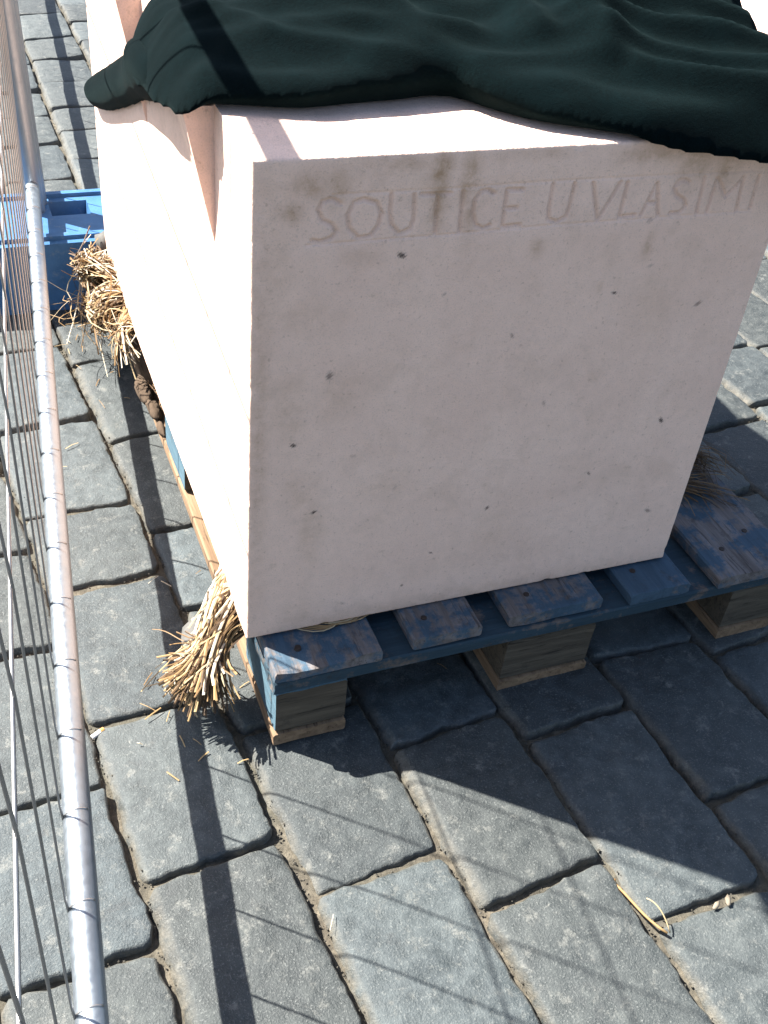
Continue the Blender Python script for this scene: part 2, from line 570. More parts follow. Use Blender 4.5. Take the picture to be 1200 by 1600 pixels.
# ------------------------------------------------------------------ stone block with carved inscription
SX, SY, TH = -0.0185, 0.0628, -0.0113
SW, SH, SD = 0.6171, 0.6181, 1.1085
Z0 = .1465
stone = None
STROKES = [
 [(.087,.718),(.079,.723),(.069,.721),(.065,.712),(.07,.702),(.08,.697),(.085,.69),(.08,.683),(.068,.68),(.061,.682)],
 [(.111,.721),(.101,.718),(.095,.705),(.098,.692),(.108,.681),(.12,.682),(.128,.693),(.13,.705),(.125,.716),(.111,.721)],
 [(.139,.724),(.139,.704),(.142,.692),(.151,.682),(.162,.686),(.165,.695),(.163,.722)],
 [(.171,.722),(.202,.721)], [(.188,.721),(.190,.680)],
 [(.215,.722),(.217,.679)],
 [(.250,.718),(.243,.722),(.235,.721),(.229,.711),(.229,.698),(.235,.685),(.243,.681),(.250,.684)],
 [(.264,.721),(.265,.681)], [(.264,.721),(.282,.720)], [(.264,.701),(.278,.701)], [(.265,.681),(.285,.682)],
 [(.316,.724),(.316,.699),(.318,.686),(.328,.682),(.338,.687),(.34,.697),(.341,.723)],
 [(.363,.722),(.378,.680)], [(.378,.680),(.396,.721)],
 [(.405,.720),(.404,.682)], [(.404,.682),(.423,.683)],
 [(.431,.682),(.442,.717)], [(.442,.717),(.453,.681)], [(.436,.696),(.449,.696)],
 [(.483,.716),(.476,.719),(.469,.718),(.465,.711),(.47,.703),(.482,.696),(.486,.689),(.480,.682),(.468,.682)],
 [(.501,.720),(.503,.680)],
 [(.518,.718),(.516,.680)], [(.519,.718),(.536,.697)], [(.536,.697),(.553,.718)], [(.553,.718),(.556,.679)],
 [(.573,.718),(.574,.681)]]
LINES = [[(.055,.6775),(.204,.6775),(.321,.679),(.43,.678),(.576,.678)], [(.079,.727),(.198,.726),(.319,.727),(.418,.726),(.575,.725)]]
PITS = [(.156,.659,.0052),(.125,.179,.0042),(.562,.246,.006),(.087,.525,.004),(.421,.591,.0038),(.46,.621,.0042),(.444,.676,.0045),(.123,.413,.004),
        (.179,.357,.003),(.539,.399,.004),(.079,.339,.004),(.541,.565,.0055),(.209,.61,.003),(.36,.451,.003),(.31,.30,.003),(.24,.24,.003),(.45,.33,.003),(.05,.44,.004),(.30,.55,.003)]
STAINS = [(.188,.746,.012,.020,1.0),(.190,.715,.010,.03,.85),(.221,.735,.010,.030,.9),(.226,.70,.008,.025,.6),(.056,.738,.018,.012,.8),(.085,.735,.012,.014,.7),(.038,.712,.012,.012,.8),
          (.043,.489,.02,.05,.35),(.076,.31,.015,.05,.4),(.484,.741,.018,.022,.8),(.527,.735,.014,.03,.8),(.43,.75,.05,.010,.7),(.15,.755,.03,.008,.6),(.30,.757,.05,.006,.4),(.05,.60,.03,.02,.25),
          (.31,.655,.008,.010,.7),(.45,.645,.006,.014,.7),(.40,.60,.004,.006,.6),(.07,.17,.03,.03,.35),(.02,.66,.02,.06,.3),(.42,.48,.008,.006,.5),(.12,.66,.02,.01,.25),(.01,.45,.012,.25,.45),(.30,.155,.35,.012,.35),(.10,.50,.03,.03,.3),(.17,.36,.03,.02,.28),(.33,.25,.04,.02,.22),(.48,.57,.03,.04,.25),(.06,.37,.02,.03,.35)]

def seg_dist(px, pz, poly):
    d = np.full(px.shape, 9.0)
    for (a, b), (c, e) in zip(poly[:-1], poly[1:]):
        vx, vz = c - a, e - b
        L2 = vx * vx + vz * vz
        t = np.clip(((px - a) * vx + (pz - b) * vz) / L2, 0, 1)
        d = np.minimum(d, np.hypot(px - a - t * vx, pz - b - t * vz))
    return d

def build_stone():
    rE = .0035
    ax = np.unique(np.round(np.concatenate([[0, .0008, .002, .0035], np.arange(.009, .055, .006), np.arange(.055, .5805, .0011), np.arange(.585, SW - .004, .006), [SW - .0035, SW - .002, SW - .0008, SW]]), 5))
    zz0, zz1 = Z0, Z0 + SH
    az = np.unique(np.round(np.concatenate([[zz0, zz0 + .0008, zz0 + .002, zz0 + .0035], np.arange(zz0 + .009, .672, .007), np.arange(.672, .7315, .0011), np.arange(.735, zz1 - .004, .006), [zz1 - .0035, zz1 - .002, zz1 - .0008, zz1]]), 5))
    ax = np.unique(np.round(np.concatenate([ax] + [np.arange(p - .007, p + .0071, .0014) for p, _, _ in PITS]), 5)); az = np.unique(np.round(np.concatenate([az] + [np.arange(z - .006, z + .0061, .0014) for _, z, _ in PITS]), 5))
    ax = ax[np.concatenate([[True], np.diff(ax) > .0004])]; az = az[np.concatenate([[True], np.diff(az) > .0004])]
    A, Zg = np.meshgrid(ax, az)
    b = np.zeros_like(A)
    # carved strokes: V grooves 4-5 mm wide
    for st in STROKES:
        d = seg_dist(A, Zg, st)
        b = np.maximum(b, .0030 * np.clip(1 - d / .0033, 0, 1))
    for st in LINES:
        d = seg_dist(A, Zg, st)
        b = np.maximum(b, .0011 * np.clip(1 - d / .0022, 0, 1))
    # lettering panel scraped very slightly hollow
    b += .0006 * np.clip((Zg - .668) / .01, 0, 1) * np.clip((.738 - Zg) / .01, 0, 1)
    pit = np.zeros_like(A)
    cut = np.zeros_like(A)
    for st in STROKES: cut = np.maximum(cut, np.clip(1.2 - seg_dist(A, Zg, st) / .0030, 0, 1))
    rngp = random.Random(5)
    for (pa, pz, r) in PITS:
        asp = rngp.uniform(.7, 1.9); sk = rngp.uniform(-.8, .8); dx = A - pa; dz = (Zg - pz) * asp + dx * sk
        pit = np.maximum(pit, np.clip(1.5 - np.hypot(dx, dz) / (r * .75) + .55 * np.sin(A * 1900 + pz * 900) * np.sin(Zg * 1500 + A * 700), 0, 1) * (.55 + .45 * math.sin(pa * 900)))
    stain = np.zeros_like(A)
    for (sa, sz, ra, rz, s) in STAINS:
        stain = np.maximum(stain, s * np.exp(-(((A - sa) / ra) ** 2 + ((Zg - sz) / rz) ** 2)))
    nzv = np.array([[ns(a * 8, z * 8, 2.2) for a in ax[::4]] for z in az[::2]])
    # rounded / crumbled arrises
    e = np.minimum(np.minimum(A, SW - A), np.minimum(Zg - zz0, zz1 - Zg))
    q = np.clip(1 - e / rE, 0, 1)
    b = b + rE * (1 - np.sqrt(np.clip(1 - q * q, 0, 1)))
    nz, na = A.shape
    V = []
    for j in range(nz):
        for i in range(na):
            a, z, bb = A[j, i], Zg[j, i], b[j, i]
            if e[j, i] < .0036:   # crumbling edge
                c = .0009 * max(0, ns(a * 210, z * 210, 4)) + .0065 * max(0, ns(a * 34, z * 34, 7) - .36)
                if A[j, i] < .0036 : a = a + c * (1 if i == 0 else .4)
                elif A[j, i] > SW - .0036: a = a - c * (1 if i == na - 1 else .4)
                if Zg[j, i] < zz0 + .0036: z = z + c * .5
                elif Zg[j, i] > zz1 - .0036: z = z - c * (1 if j == nz - 1 else .5)
                bb += c * .5
            V.append((a, bb, z))
    F = [(j * na + i, j * na + i + 1, (j + 1) * na + i + 1, (j + 1) * na + i) for j in range(nz - 1) for i in range(na - 1)]
    nf = len(V)
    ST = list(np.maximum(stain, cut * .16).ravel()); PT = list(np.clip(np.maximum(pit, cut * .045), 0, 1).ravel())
    # border ring of the front grid
    ring = [i for i in range(na)] + [j * na + na - 1 for j in range(1, nz)] + [(nz - 1) * na + i for i in range(na - 2, -1, -1)] + [j * na for j in range(nz - 2, 0, -1)]
    def clampbox(v):
        return (min(max(v[0], 0), SW), v[1], min(max(v[2], zz0), zz1))
    prev = ring
    bs = [.012, .03, .10, SD * .5, SD - .004, SD]
    for bi, bd in enumerate(bs):
        new = []
        for idx, r in enumerate(ring):
            j, i = divmod(r, na)
            a, z = A[j, i], Zg[j, i]
            if bi == len(bs) - 1:
                a = min(max(a, .003), SW - .003); z = min(max(z, zz0 + .003), zz1 - .003)
            wob = .0006 * ns(a * 20 + bd * 15, z * 20, 3)
            V.append((a + (wob if i in (0, na - 1) else 0), bd, z + (wob if j in (0, nz - 1) else 0)))
            ST.append(0); PT.append(0)
            new.append(len(V) - 1)
        n = len(ring)
        for q_ in range(n):
            F.append((prev[q_], new[q_], new[(q_ + 1) % n], prev[(q_ + 1) % n]))
        prev = new
    F.append(tuple(reversed(prev)))
    # outward-leaning wedge facets along the upper left side
    for (b0, b1, zl, zt, ee) in ((.150, .545, .612, zz1 - .0025, .033), (.548, .95, .60, zz1 - .0025, .033)):
        k = len(V)
        V += [(0.0, b0, zl), (.012, b0, zl), (-ee, b0, zt), (.012, b0, zt), (0.0, b1, zt), (.012, b1, zt), (.012, b1, zl)]
        F += [(k, k + 1, k + 3, k + 2), (k + 2, k + 4, k), (k + 2, k + 3, k + 5, k + 4), (k + 1, k + 6, k + 5, k + 3), (k, k + 4, k + 6), (k + 4, k + 5, k + 6), (k, k + 6, k + 1)]
        ST += [0] * 7; PT += [0] * 7
    me = mesh_from('stone_block', V, F, [M_STONE])
    set_attr(me, 'stain', ST); set_attr(me, 'pit', PT)
    sm = [i < nf * 0 + (nz - 1) * (na - 1) for i in range(len(me.polygons))]
    me.polygons.foreach_set('use_smooth', sm)
    o = link('stone_block', me, None, (SX, SY, 0), (0, 0, TH))
    return o
stone = build_stone()
tag(stone, 'big pale sandstone block carved SOUTICE U VLASIMI, standing on the wooden pallet', 'stone block')

# second pale block beyond the right edge of the cloth
def soft_box(name, sx, sy, sz, mat, bev=.006):
    bm = bmesh.new()
    bmesh.ops.create_cube(bm, size=1)
    for v in bm.verts: v.co = Vector((v.co.x * sx, v.co.y * sy, (v.co.z + .5) * sz))
    bmesh.ops.bevel(bm, geom=bm.edges[:] + bm.verts[:], offset=bev, segments=2, affect='EDGES')
    me = bpy.data.meshes.new(name); bm.to_mesh(me); bm.free()
    me.materials.append(mat)
    return me
sl = link('stone_slab', soft_box('stone_slab', .9, 1.0, .30, M_STONE2), None, (2.36, 2.22, -.002), (0, 0, R(3)))
tag(sl, 'low white stone slab on the cobbles behind the cloth at top right', 'stone slab')

# ------------------------------------------------------------------ dark fleece cloth
OUT = [(-.060,.238),(-.047,.194),(.008,.175),(.063,.160),(.12,.166),(.176,.173),(.223,.179),(.246,.147),(.285,.105),(.338,.074),(.40,.044),(.49,.027),(.58,.011),(.645,.0),
       (.680,.05),(.674,.18),(.668,.34),(.655,.6),(.60,.95),(.5,1.05),(.3,.98),(.17,.84),(.08,.68),(.020,.56),(-.012,.51),(-.046,.47),(-.068,.40),(-.070,.31)]
def catmull(P, n=8):
    o = []
    N = len(P)
    for i in range(N):
        p0, p1, p2, p3 = (np.array(P[(i + k - 1) % N]) for k in range(4))
        for t in np.arange(n) / n:
            o.append(.5 * ((2 * p1) + (-p0 + p2) * t + (2 * p0 - 5 * p1 + 4 * p2 - p3) * t * t + (-p0 + 3 * p1 - 3 * p2 + p3) * t ** 3))
    return np.array(o)

def poly_field(X, Y, poly):
    d = np.full(X.shape, 9.0); nxp = np.zeros_like(X); nyp = np.zeros_like(X); ins = np.zeros(X.shape, bool)
    for a, b in zip(poly, np.roll(poly, -1, 0)):
        vx, vy = b - a
        L2 = vx * vx + vy * vy + 1e-12
        t = np.clip(((X - a[0]) * vx + (Y - a[1]) * vy) / L2, 0, 1)
        qx, qy = a[0] + t * vx, a[1] + t * vy
        dd = np.hypot(X - qx, Y - qy)
        mk = dd < d
        d = np.where(mk, dd, d); nxp = np.where(mk, qx, nxp); nyp = np.where(mk, qy, nyp)
        cond = ((a[1] > Y) != (b[1] > Y)) & (X < (b[0] - a[0]) * (Y - a[1]) / (b[1] - a[1] + 1e-15) + a[0])
        ins ^= cond
    return d, ins, nxp, nyp

FOLDS = [  # ridge polylines (x, y), height, half width
 ([(.35,.46),(.385,.34),(.395,.25),(.385,.15)], .026, .030),
 ([(.40,.215),(.47,.180),(.56,.155),(.67,.135)], .026, .014),
 ([(.395,.165),(.47,.130),(.56,.105),(.67,.088)], .024, .012),
 ([(.41,.118),(.49,.088),(.58,.062),(.67,.048)], .018, .013),
 ([(.42,.260),(.50,.235),(.58,.215),(.67,.195)], .028, .013),
 ([(.44,.32),(.52,.300),(.60,.275),(.67,.250)], .028, .014),
 ([(.44,.40),(.53,.385),(.61,.350),(.67,.32)], .026, .018),
 ([(.02,.46),(.06,.38),(.12,.31),(.20,.27)], .018, .016),
 ([(.10,.52),(.16,.42),(.24,.35),(.33,.31)], .026, .020),
 ([(.22,.52),(.29,.40),(.335,.30),(.33,.2)], .022, .020),
 ([(.08,.26),(.16,.25),(.26,.23)], .012, .014),
 ([(-.03,.36),(.01,.31),(.05,.255)], .012, .012)]
def cloth():
    poly = catmull(OUT)
    st = .0048
    gx = np.arange(-.09, .74, st); gy = np.arange(-.05, 1.10, st)
    X, Y = np.meshgrid(gx, gy)
    d, ins, qx, qy = poly_field(X, Y, poly)
    use = ins.copy()
    # keep one ring of outside vertices, snapped onto the outline
    pad = ins.copy()
    for sy_, sx_ in ((0, 1), (0, -1), (1, 0), (-1, 0), (1, 1), (1, -1), (-1, 1), (-1, -1)):
        pad |= np.roll(np.roll(ins, sy_, 0), sx_, 1)
    rim = pad & ~ins
    X = np.where(rim, qx, X); Y = np.where(rim, qy, Y); d = np.where(rim, 0, d)
    base = np.full(X.shape, Z0 + SH + .0015)
    base -= np.clip(.058 - Y, 0, 1) * .75
    base -= np.clip(X - .604, 0, 1) * .9
    base -= np.clip(-.028 - X, 0, 1) * .8
    hr = np.interp(X, [-.05, .05, .12, .23, .29, .36, .42, .7], [.010, .018, .026, .026, .014, .009, .007, .010])
    H = .016 + .034 * np.clip(d / .16, 0, 1) ** .8
    H += .040 * np.exp(-(((X - .46) / .13) ** 2 + ((Y - .38) / .16) ** 2)) + .035 * np.exp(-(((X - .30) / .2) ** 2 + ((Y - .6) / .25) ** 2))
    H += .066 * np.exp(-(((X - .61) / .07) ** 2 + ((Y - .36) / .13) ** 2))
    fold = np.zeros_like(X)
    for P, h, wd in FOLDS:
        dd = seg_dist(X, Y, P)
        fold = fold + .55 * h * np.exp(-(dd / wd) ** 2) + .42 * h * np.exp(-dd / (wd * .8))
    nzs = np.zeros_like(X); it = np.argwhere(pad)
    for j, i in it:
        x, y = X[j, i], Y[j, i]
        u_, v_ = .95 * x - .31 * y, .31 * x + .95 * y
        nzs[j, i] = .006 * ns(x * 9 + y * 4, y * 15 - x * 6, 1.5) + .010 * (.5 - abs(ns(u_ * 4 + 3, v_ * 21, 5.5)) * 1.8) + .004 * (.5 - abs(ns(u_ * 9, v_ * 40, 2.5)) * 1.8) + .0015 * ns(x * 30, y * 44, 3)
    dome = np.sqrt(np.clip(1 - (1 - np.clip(d / .034, 0, 1)) ** 2, 0, 1))
    top = base + hr + dome * (H + fold * np.clip(d / .03, 0, 1) + nzs)
    bot = base + hr * (1 - np.clip(d / .022, 0, 1)) ** 1.2
    idx = -np.ones(X.shape, int); V = []
    for j, i in it:
        idx[j, i] = len(V); V.append((X[j, i], Y[j, i], top[j, i]))
    idb = -np.ones(X.shape, int)
    for j, i in it:
        if rim[j, i]: idb[j, i] = idx[j, i]
        else: idb[j, i] = len(V); V.append((X[j, i], Y[j, i], min(bot[j, i], top[j, i] - .002)))
    F = []
    for j in range(X.shape[0] - 1):
        for i in range(X.shape[1] - 1):
            q = [(j, i), (j, i + 1), (j + 1, i + 1), (j + 1, i)]
            if all(pad[a] for a in q) and any(ins[a] for a in q):
                F.append(tuple(idx[a] for a in q)); F.append(tuple(idb[a] for a in reversed(q)))
    # sleeve flap lying against the left side of the block
    FL = [(.225,.758),(.30,.778),(.39,.760),(.49,.727),(.66,.66),(.83,.592),(1.0,.525),(1.085,.488),(1.10,.468),(1.04,.455),(.94,.482),(.84,.515),(.75,.549),(.665,.582),(.5,.647),(.36,.694),(.27,.728),(.22,.748)]
    fp = catmull(FL, 6)
    gb = np.arange(.12, 1.15, .007); gz = np.arange(.43, .83, .006)
    B, Zz = np.meshgrid(gb, gz)
    d, ins, qx, qy = poly_field(B, Zz, fp)
    pad = ins.copy()
    for sy_, sx_ in ((0, 1), (0, -1), (1, 0), (-1, 0), (1, 1), (1, -1), (-1, 1), (-1, -1)):
        pad |= np.roll(np.roll(ins, sy_, 0), sx_, 1)
    rim = pad & ~ins
    B = np.where(rim, qx, B); Zz = np.where(rim, qy, Zz); d = np.where(rim, 0, d)
    off = .034 * np.clip((Zz - .600) / .16, 0, 1) * np.clip((.62 - B) / .25, 0, 1) + .0022
    bul = .021 * np.sqrt(np.clip(1 - (1 - np.clip(d / .045, 0, 1)) ** 2, 0, 1))
    it = np.argwhere(pad); i0 = {}; i1 = {}
    c, s = math.cos(TH), math.sin(TH)
    def wpos(a, b, z): return (SX + c * a - s * b, SY + s * a + c * b, z)
    for j, i in it:
        b_, z_ = B[j, i], Zz[j, i]
        wr = .004 * ns(b_ * 7, z_ * 16, 4) * min(1, d[j, i] / .02)
        i0[j, i] = len(V); V.append(wpos(-(off[j, i] + bul[j, i] + wr + .003), b_, z_))
    for j, i in it:
        if rim[j, i]: i1[j, i] = i0[j, i]
        else: i1[j, i] = len(V); V.append(wpos(-off[j, i], B[j, i], Zz[j, i]))
    for j in range(B.shape[0] - 1):
        for i in range(B.shape[1] - 1):
            q = [(j, i), (j, i + 1), (j + 1, i + 1), (j + 1, i)]
            if all(pad[a] for a in q) and any(ins[a] for a in q):
                F.append(tuple(i0[a] for a in reversed(q))); F.append(tuple(i1[a] for a in q))
    me = mesh_from('cloth', V, F, [M_FLEECE], True)
    bm = bmesh.new(); bm.from_mesh(me)
    for _ in range(4): bmesh.ops.smooth_vert(bm, verts=bm.verts, factor=.5, use_axis_x=True, use_axis_y=True, use_axis_z=True)
    bm.to_mesh(me); bm.free()
    return link('cloth', me)
tag(cloth(), 'dark green fleece cloth heaped in folds on top of the inscribed stone block', 'cloth')

# ------------------------------------------------------------------ tube helper
def tube_mesh(name, paths, rad, sides, mat, caps=True, attr=None, flat=1.0):
    V = []; F = []; A = []
    for pi, (pts, r) in enumerate(zip(paths, rad)):
        pts = [Vector(p) for p in pts]
        prev = None
        b = len(V)
        for k, p in enumerate(pts):
            d = (pts[min(k + 1, len(pts) - 1)] - pts[max(k - 1, 0)]).normalized()
            if prev is None:
                u = d.cross(Vector((0, 0, 1)))
                if u.length < .1: u = d.cross(Vector((1, 0, 0)))
                u.normalize()
            else:
                u = (prev - d * prev.dot(d)).normalized()
            prev = u
            v = d.cross(u)
            rr = r[k] if hasattr(r, '__len__') else r
            for s_ in range(sides):
                a = 2 * math.pi * s_ / sides
                V.append(p + (u * math.cos(a) + v * math.sin(a) * flat) * rr)
                if attr: A.append(attr[pi])
        for k in range(len(pts) - 1):
            for s_ in range(sides):
                a0 = b + k * sides + s_; a1 = b + k * sides + (s_ + 1) % sides
                F.append((a0, a1, a1 + sides, a0 + sides))
        if caps:
            F.append(tuple(b + s_ for s_ in reversed(range(sides))))
            t = b + (len(pts) - 1) * sides
            F.append(tuple(t + s_ for s_ in range(sides)))
    me = mesh_from(name, V, F, [mat], sides > 4)
    if attr: set_attr(me, 'tone', A)
    return me

# ------------------------------------------------------------------ fence panels
def fence(y0, y1, slope, xb, rail_d, label, zbase=.2, top=1.153, nodes0=None, step=.1018, end_posts=(True, True)):
    """upright mesh panel: two rails, end posts, two long wires and upright wires bent over the bottom rail"""
    root = link('mesh_fence', None, None, (xb(y0), y0, 0))
    tag(root, label, 'fence', 'mesh fence panels beside the stone')
    ox, oy = xb(y0), y0
    def pt(y, z): return (xb(y) - .03 * (z - zbase) - ox, y - oy, z)
    r = rail_d / 2
    def rail(z):
        me = tube_mesh('rail', [[pt(y0 + (y1 - y0) * t / 12, z) for t in range(13)]], [r], 24, M_TUBE)
        link('rail', me, root)
    rail(zbase); rail(top)
    for e, y in zip(end_posts, (y0, y1)):
        if e:
            me = tube_mesh('post', [[pt(y, z) for z in (.02, .12, .3, .8, top + .03)]], [.0185], 20, M_TUBE)
            link('post', me, root)
    for z in (.615, .815):
        me = tube_mesh('wire', [[(pt(y0 + (y1 - y0) * t / 8, z)[0] + r * .02 - .002, pt(y0 + (y1 - y0) * t / 8, z)[1], z) for t in range(9)]], [.0015], 8, M_WIRE)
        link('wire', me, root)
    y = nodes0
    while y > y0 + .04: y -= step
    wr = .00135
    while y < y1 - .03:
        y += step
        if not (y0 + .03 < y < y1 - .03): continue
        # straight run on the sunny side, then bent over the bottom rail
        path = []
        rr = r - wr * .25
        cx, cy, cz = pt(y, zbase)
        for a in (40, 54, 70, 86, 102, 120, 138, 156, 172):
            path.append((cx + rr * math.cos(R(a)) , cy, cz + rr * math.sin(R(a))))
        q = path[-1]
        for z in (zbase + .03, .615, .815, top - r * .5):
            bx, by, _ = pt(y, z)
            path.append((bx + r * .02 - .0005 if z > .3 else cx - r - .0006, by, z))
        # wrap goes over the top of the rail
        me = tube_mesh('wire', [path], [wr], 6, M_WIRE)
        link('wire', me, root)
    return root
XF = lambda y: -.249 + .0917 * (y + .073)
fence(-1.15, 1.385, .0917, XF, .0283, 'galvanised mesh fence panel nearest the camera, left of the inscribed stone block', nodes0=-.075)
XF2 = lambda y: XF(1.40) + .006 + .070 * (y - 1.40)
fence(1.425, 3.9, .07, XF2, .0275, 'far galvanised mesh fence panel continuing beyond the blue plastic foot', nodes0=1.5)

# blue plastic foot
def foot():
    bm = bmesh.new()
    X0, X1, Y0, Y1, H = -.62, .10, 1.212, 1.492, .142
    def box(x0, x1, y0, y1, z0, z1):
        vs = [bm.verts.new(p) for p in ((x0,y0,z0),(x1,y0,z0),(x1,y1,z0),(x0,y1,z0),(x0,y0,z1),(x1,y0,z1),(x1,y1,z1),(x0,y1,z1))]
        for f in ((0,3,2,1),(4,5,6,7),(0,1,5,4),(1,2,6,5),(2,3,7,6),(3,0,4,7)): bm.faces.new([vs[i] for i in f])
    # tapered body
    vs = [bm.verts.new(p) for p in ((X0,Y0,0),(X1,Y0,0),(X1,Y1,0),(X0,Y1,0))]
    vt = [bm.verts.new(p) for p in ((X0+.02,Y0+.012,H),(X1-.02,Y0+.012,H),(X1-.02,Y1-.012,H),(X0+.02,Y1-.012,H))]
    bm.faces.new(list(reversed(vs)))
    for i in range(4): bm.faces.new([vs[i], vs[(i+1)%4], vt[(i+1)%4], vt[i]])
    # top with two recessed wells (post socket and hand hole)
    wells = [(-.085, -.005, 1.355, 1.425, .05), (-.42, -.30, 1.30, 1.40, .05), (-.225, -.185, 1.30, 1.44, .02)]
    xs_ = sorted({X0+.02, X1-.02} | {w_[0] for w_ in wells} | {w_[1] for w_ in wells})
    ys_ = sorted({Y0+.012, Y1-.012} | {w_[2] for w_ in wells} | {w_[3] for w_ in wells})
    vv = {}
    def V_(x, y, z):
        k = (round(x, 5), round(y, 5), round(z, 5))
        if k not in vv: vv[k] = bm.verts.new((x, y, z))
        return vv[k]
    for i in range(len(xs_) - 1):
        for j in range(len(ys_) - 1):
            xm, ym = (xs_[i] + xs_[i+1]) / 2, (ys_[j] + ys_[j+1]) / 2
            if any(w_[0] < xm < w_[1] and w_[2] < ym < w_[3] for w_ in wells): continue
            bm.faces.new([V_(xs_[i], ys_[j], H), V_(xs_[i+1], ys_[j], H), V_(xs_[i+1], ys_[j+1], H), V_(xs_[i], ys_[j+1], H)])
    for (a, b, c, d, dp) in wells:
        lo = [bm.verts.new(p) for p in ((a+.006,c+.006,H-dp),(b-.006,c+.006,H-dp),(b-.006,d-.006,H-dp),(a+.006,d-.006,H-dp))]
        hi = [bm.verts.new(p) for p in ((a,c,H),(b,c,H),(b,d,H),(a,d,H))]
        bm.faces.new(lo)
        for i in range(4): bm.faces.new([hi[i], lo[i], lo[(i+1)%4], hi[(i+1)%4]])
    # raised ribs across the top
    box(X0+.05, X1-.05, Y0+.03, Y0+.045, H-.003, H+.008)
    box(X0+.05, X1-.05, Y1-.045, Y1-.03, H-.003, H+.008)
    bmesh.ops.remove_doubles(bm, verts=bm.verts, dist=1e-5)
    bmesh.ops.recalc_face_normals(bm, faces=bm.faces)
    me = bpy.data.meshes.new('fence_weight'); bm.to_mesh(me); bm.free()
    me.materials.append(M_PLASTIC)
    return link('fence_weight', me, None, (0, 0, .001))
tag(foot(), 'blue plastic fence weight with recessed holes behind the straw at upper left', 'fence weight')

# ------------------------------------------------------------------ straw
def bez(p0, p1, p2, p3, n):
    o = []
    for i in range(n + 1):
        t = i / n
        o.append(p0 * (1 - t) ** 3 + p1 * 3 * t * (1 - t) ** 2 + p2 * 3 * t * t * (1 - t) + p3 * t ** 3)
    return o
def gv(rng, c, s): return Vector([rng.gauss(a, b) for a, b in zip(c, s)])

def straw_bundle(seed, parts, label):
    rng = random.Random(seed)
    paths = []; rad = []; tone = []
    for n, s0, e0, s1, e1, s2, e2, s3, e3, (r0, r1), (t0, t1) in parts:
        for _ in range(n):
            p = [gv(rng, s0, e0), gv(rng, s1, e1), gv(rng, s2, e2), gv(rng, s3, e3)]
            pts = bez(*p, 6)
            for q in pts: q.z = max(q.z, .004)
            paths.append(pts)
            r = rng.uniform(r0, r1)
            rad.append([r, r, r, r, r * .95, r * .9, r * .8])
            tone.append(min(1, max(0, rng.uniform(t0, t1))))
    me = tube_mesh('straw_bundle', paths, rad, 4, M_STRAW, True, tone, .42)
    o = link('straw_bundle', me)
    tag(o, label, 'straw', 'straw bundles padding the stone on the pallet')
    return o
S = Vector
# front-left tuft: a rope of straw comes out under the block edge and ends in a brush of cut ends
def brush(seed, label):
    rng = random.Random(seed); paths = []; rad = []; tone = []
    def add(p, r, t):
        pts = bez(*p, 6)
        for q in pts: q.z = max(q.z, .005)
        paths.append(pts); rad.append([r, r, r, r, r, r * .95, r * .85]); tone.append(t)
    c = Vector((-.060, .100, .074))
    for k in range(560):           # brush head
        th = rng.uniform(-.2, 1.75); ph = rng.gauss(3.75, .75)
        d = Vector((math.cos(ph) * math.sin(th), math.sin(ph) * math.sin(th), -math.cos(th) * .9 + .25)).normalized()
        L = rng.uniform(.030, .066)
        root = Vector((rng.gauss(-.012, .010), rng.gauss(.150, .020), rng.gauss(.132, .010)))
        m1 = root.lerp(c, .45) + Vector((rng.gauss(-.006, .006), rng.gauss(0, .008), rng.gauss(.012, .006)))
        m2 = c + d * L * .35 + gv(rng, (0, 0, .006), (.006, .006, .006))
        e = c + d * L + gv(rng, (0, 0, 0), (.006, .006, .005))
        add((root, m1, m2, e), rng.uniform(.0009, .0021), min(1, max(0, .16 + .30 * d.z + rng.uniform(-.40, .72))))
    for k in range(110):           # pale strands over the board edge
        a = gv(rng, (.03, .180, .1455), (.02, .026, .0015)); a.x = max(a.x, -.002)
        b_ = gv(rng, (-.026, .178, .156), (.005, .024, .004)); m_ = gv(rng, (-.036, .155, .135), (.006, .016, .010))
        add((a, b_, m_, gv(rng, (-.050, .125, .105), (.012, .014, .012))), rng.uniform(.0012, .0021), rng.uniform(.6, 1.0))
    for k in range(16):            # strays
        a = gv(rng, (-.06, .11, .09), (.02, .02, .015)); d = Vector((rng.gauss(-.5, .5), rng.gauss(-.2, .6), rng.gauss(.0, .4))).normalized()
        add((a, a + d * .02, a + d * .035 + gv(rng, (0, 0, 0), (.008, .008, .008)), a + d * rng.uniform(.045, .075)), rng.uniform(.0008, .0012), rng.uniform(.3, .9))
    for k in range(14):            # strands peeping out along the front edge
        x0 = rng.uniform(.06, .12); y0 = SY + .012
        add((Vector((x0 - .03, y0, .1462)), Vector((x0, y0 - rng.uniform(.01, .035), .148)), Vector((x0 + .025, y0 - rng.uniform(.01, .035), .148)), Vector((x0 + .05, y0, .1462))), .0011, rng.uniform(.4, .9))
    me = tube_mesh('straw_bundle', paths, rad, 4, M_STRAW, True, tone, .42)
    tag(link('straw_bundle', me), label, 'straw', 'straw bundles padding the stone on the pallet')
brush(1, 'golden straw brush with cut ends hanging from the front left corner of the pallet')
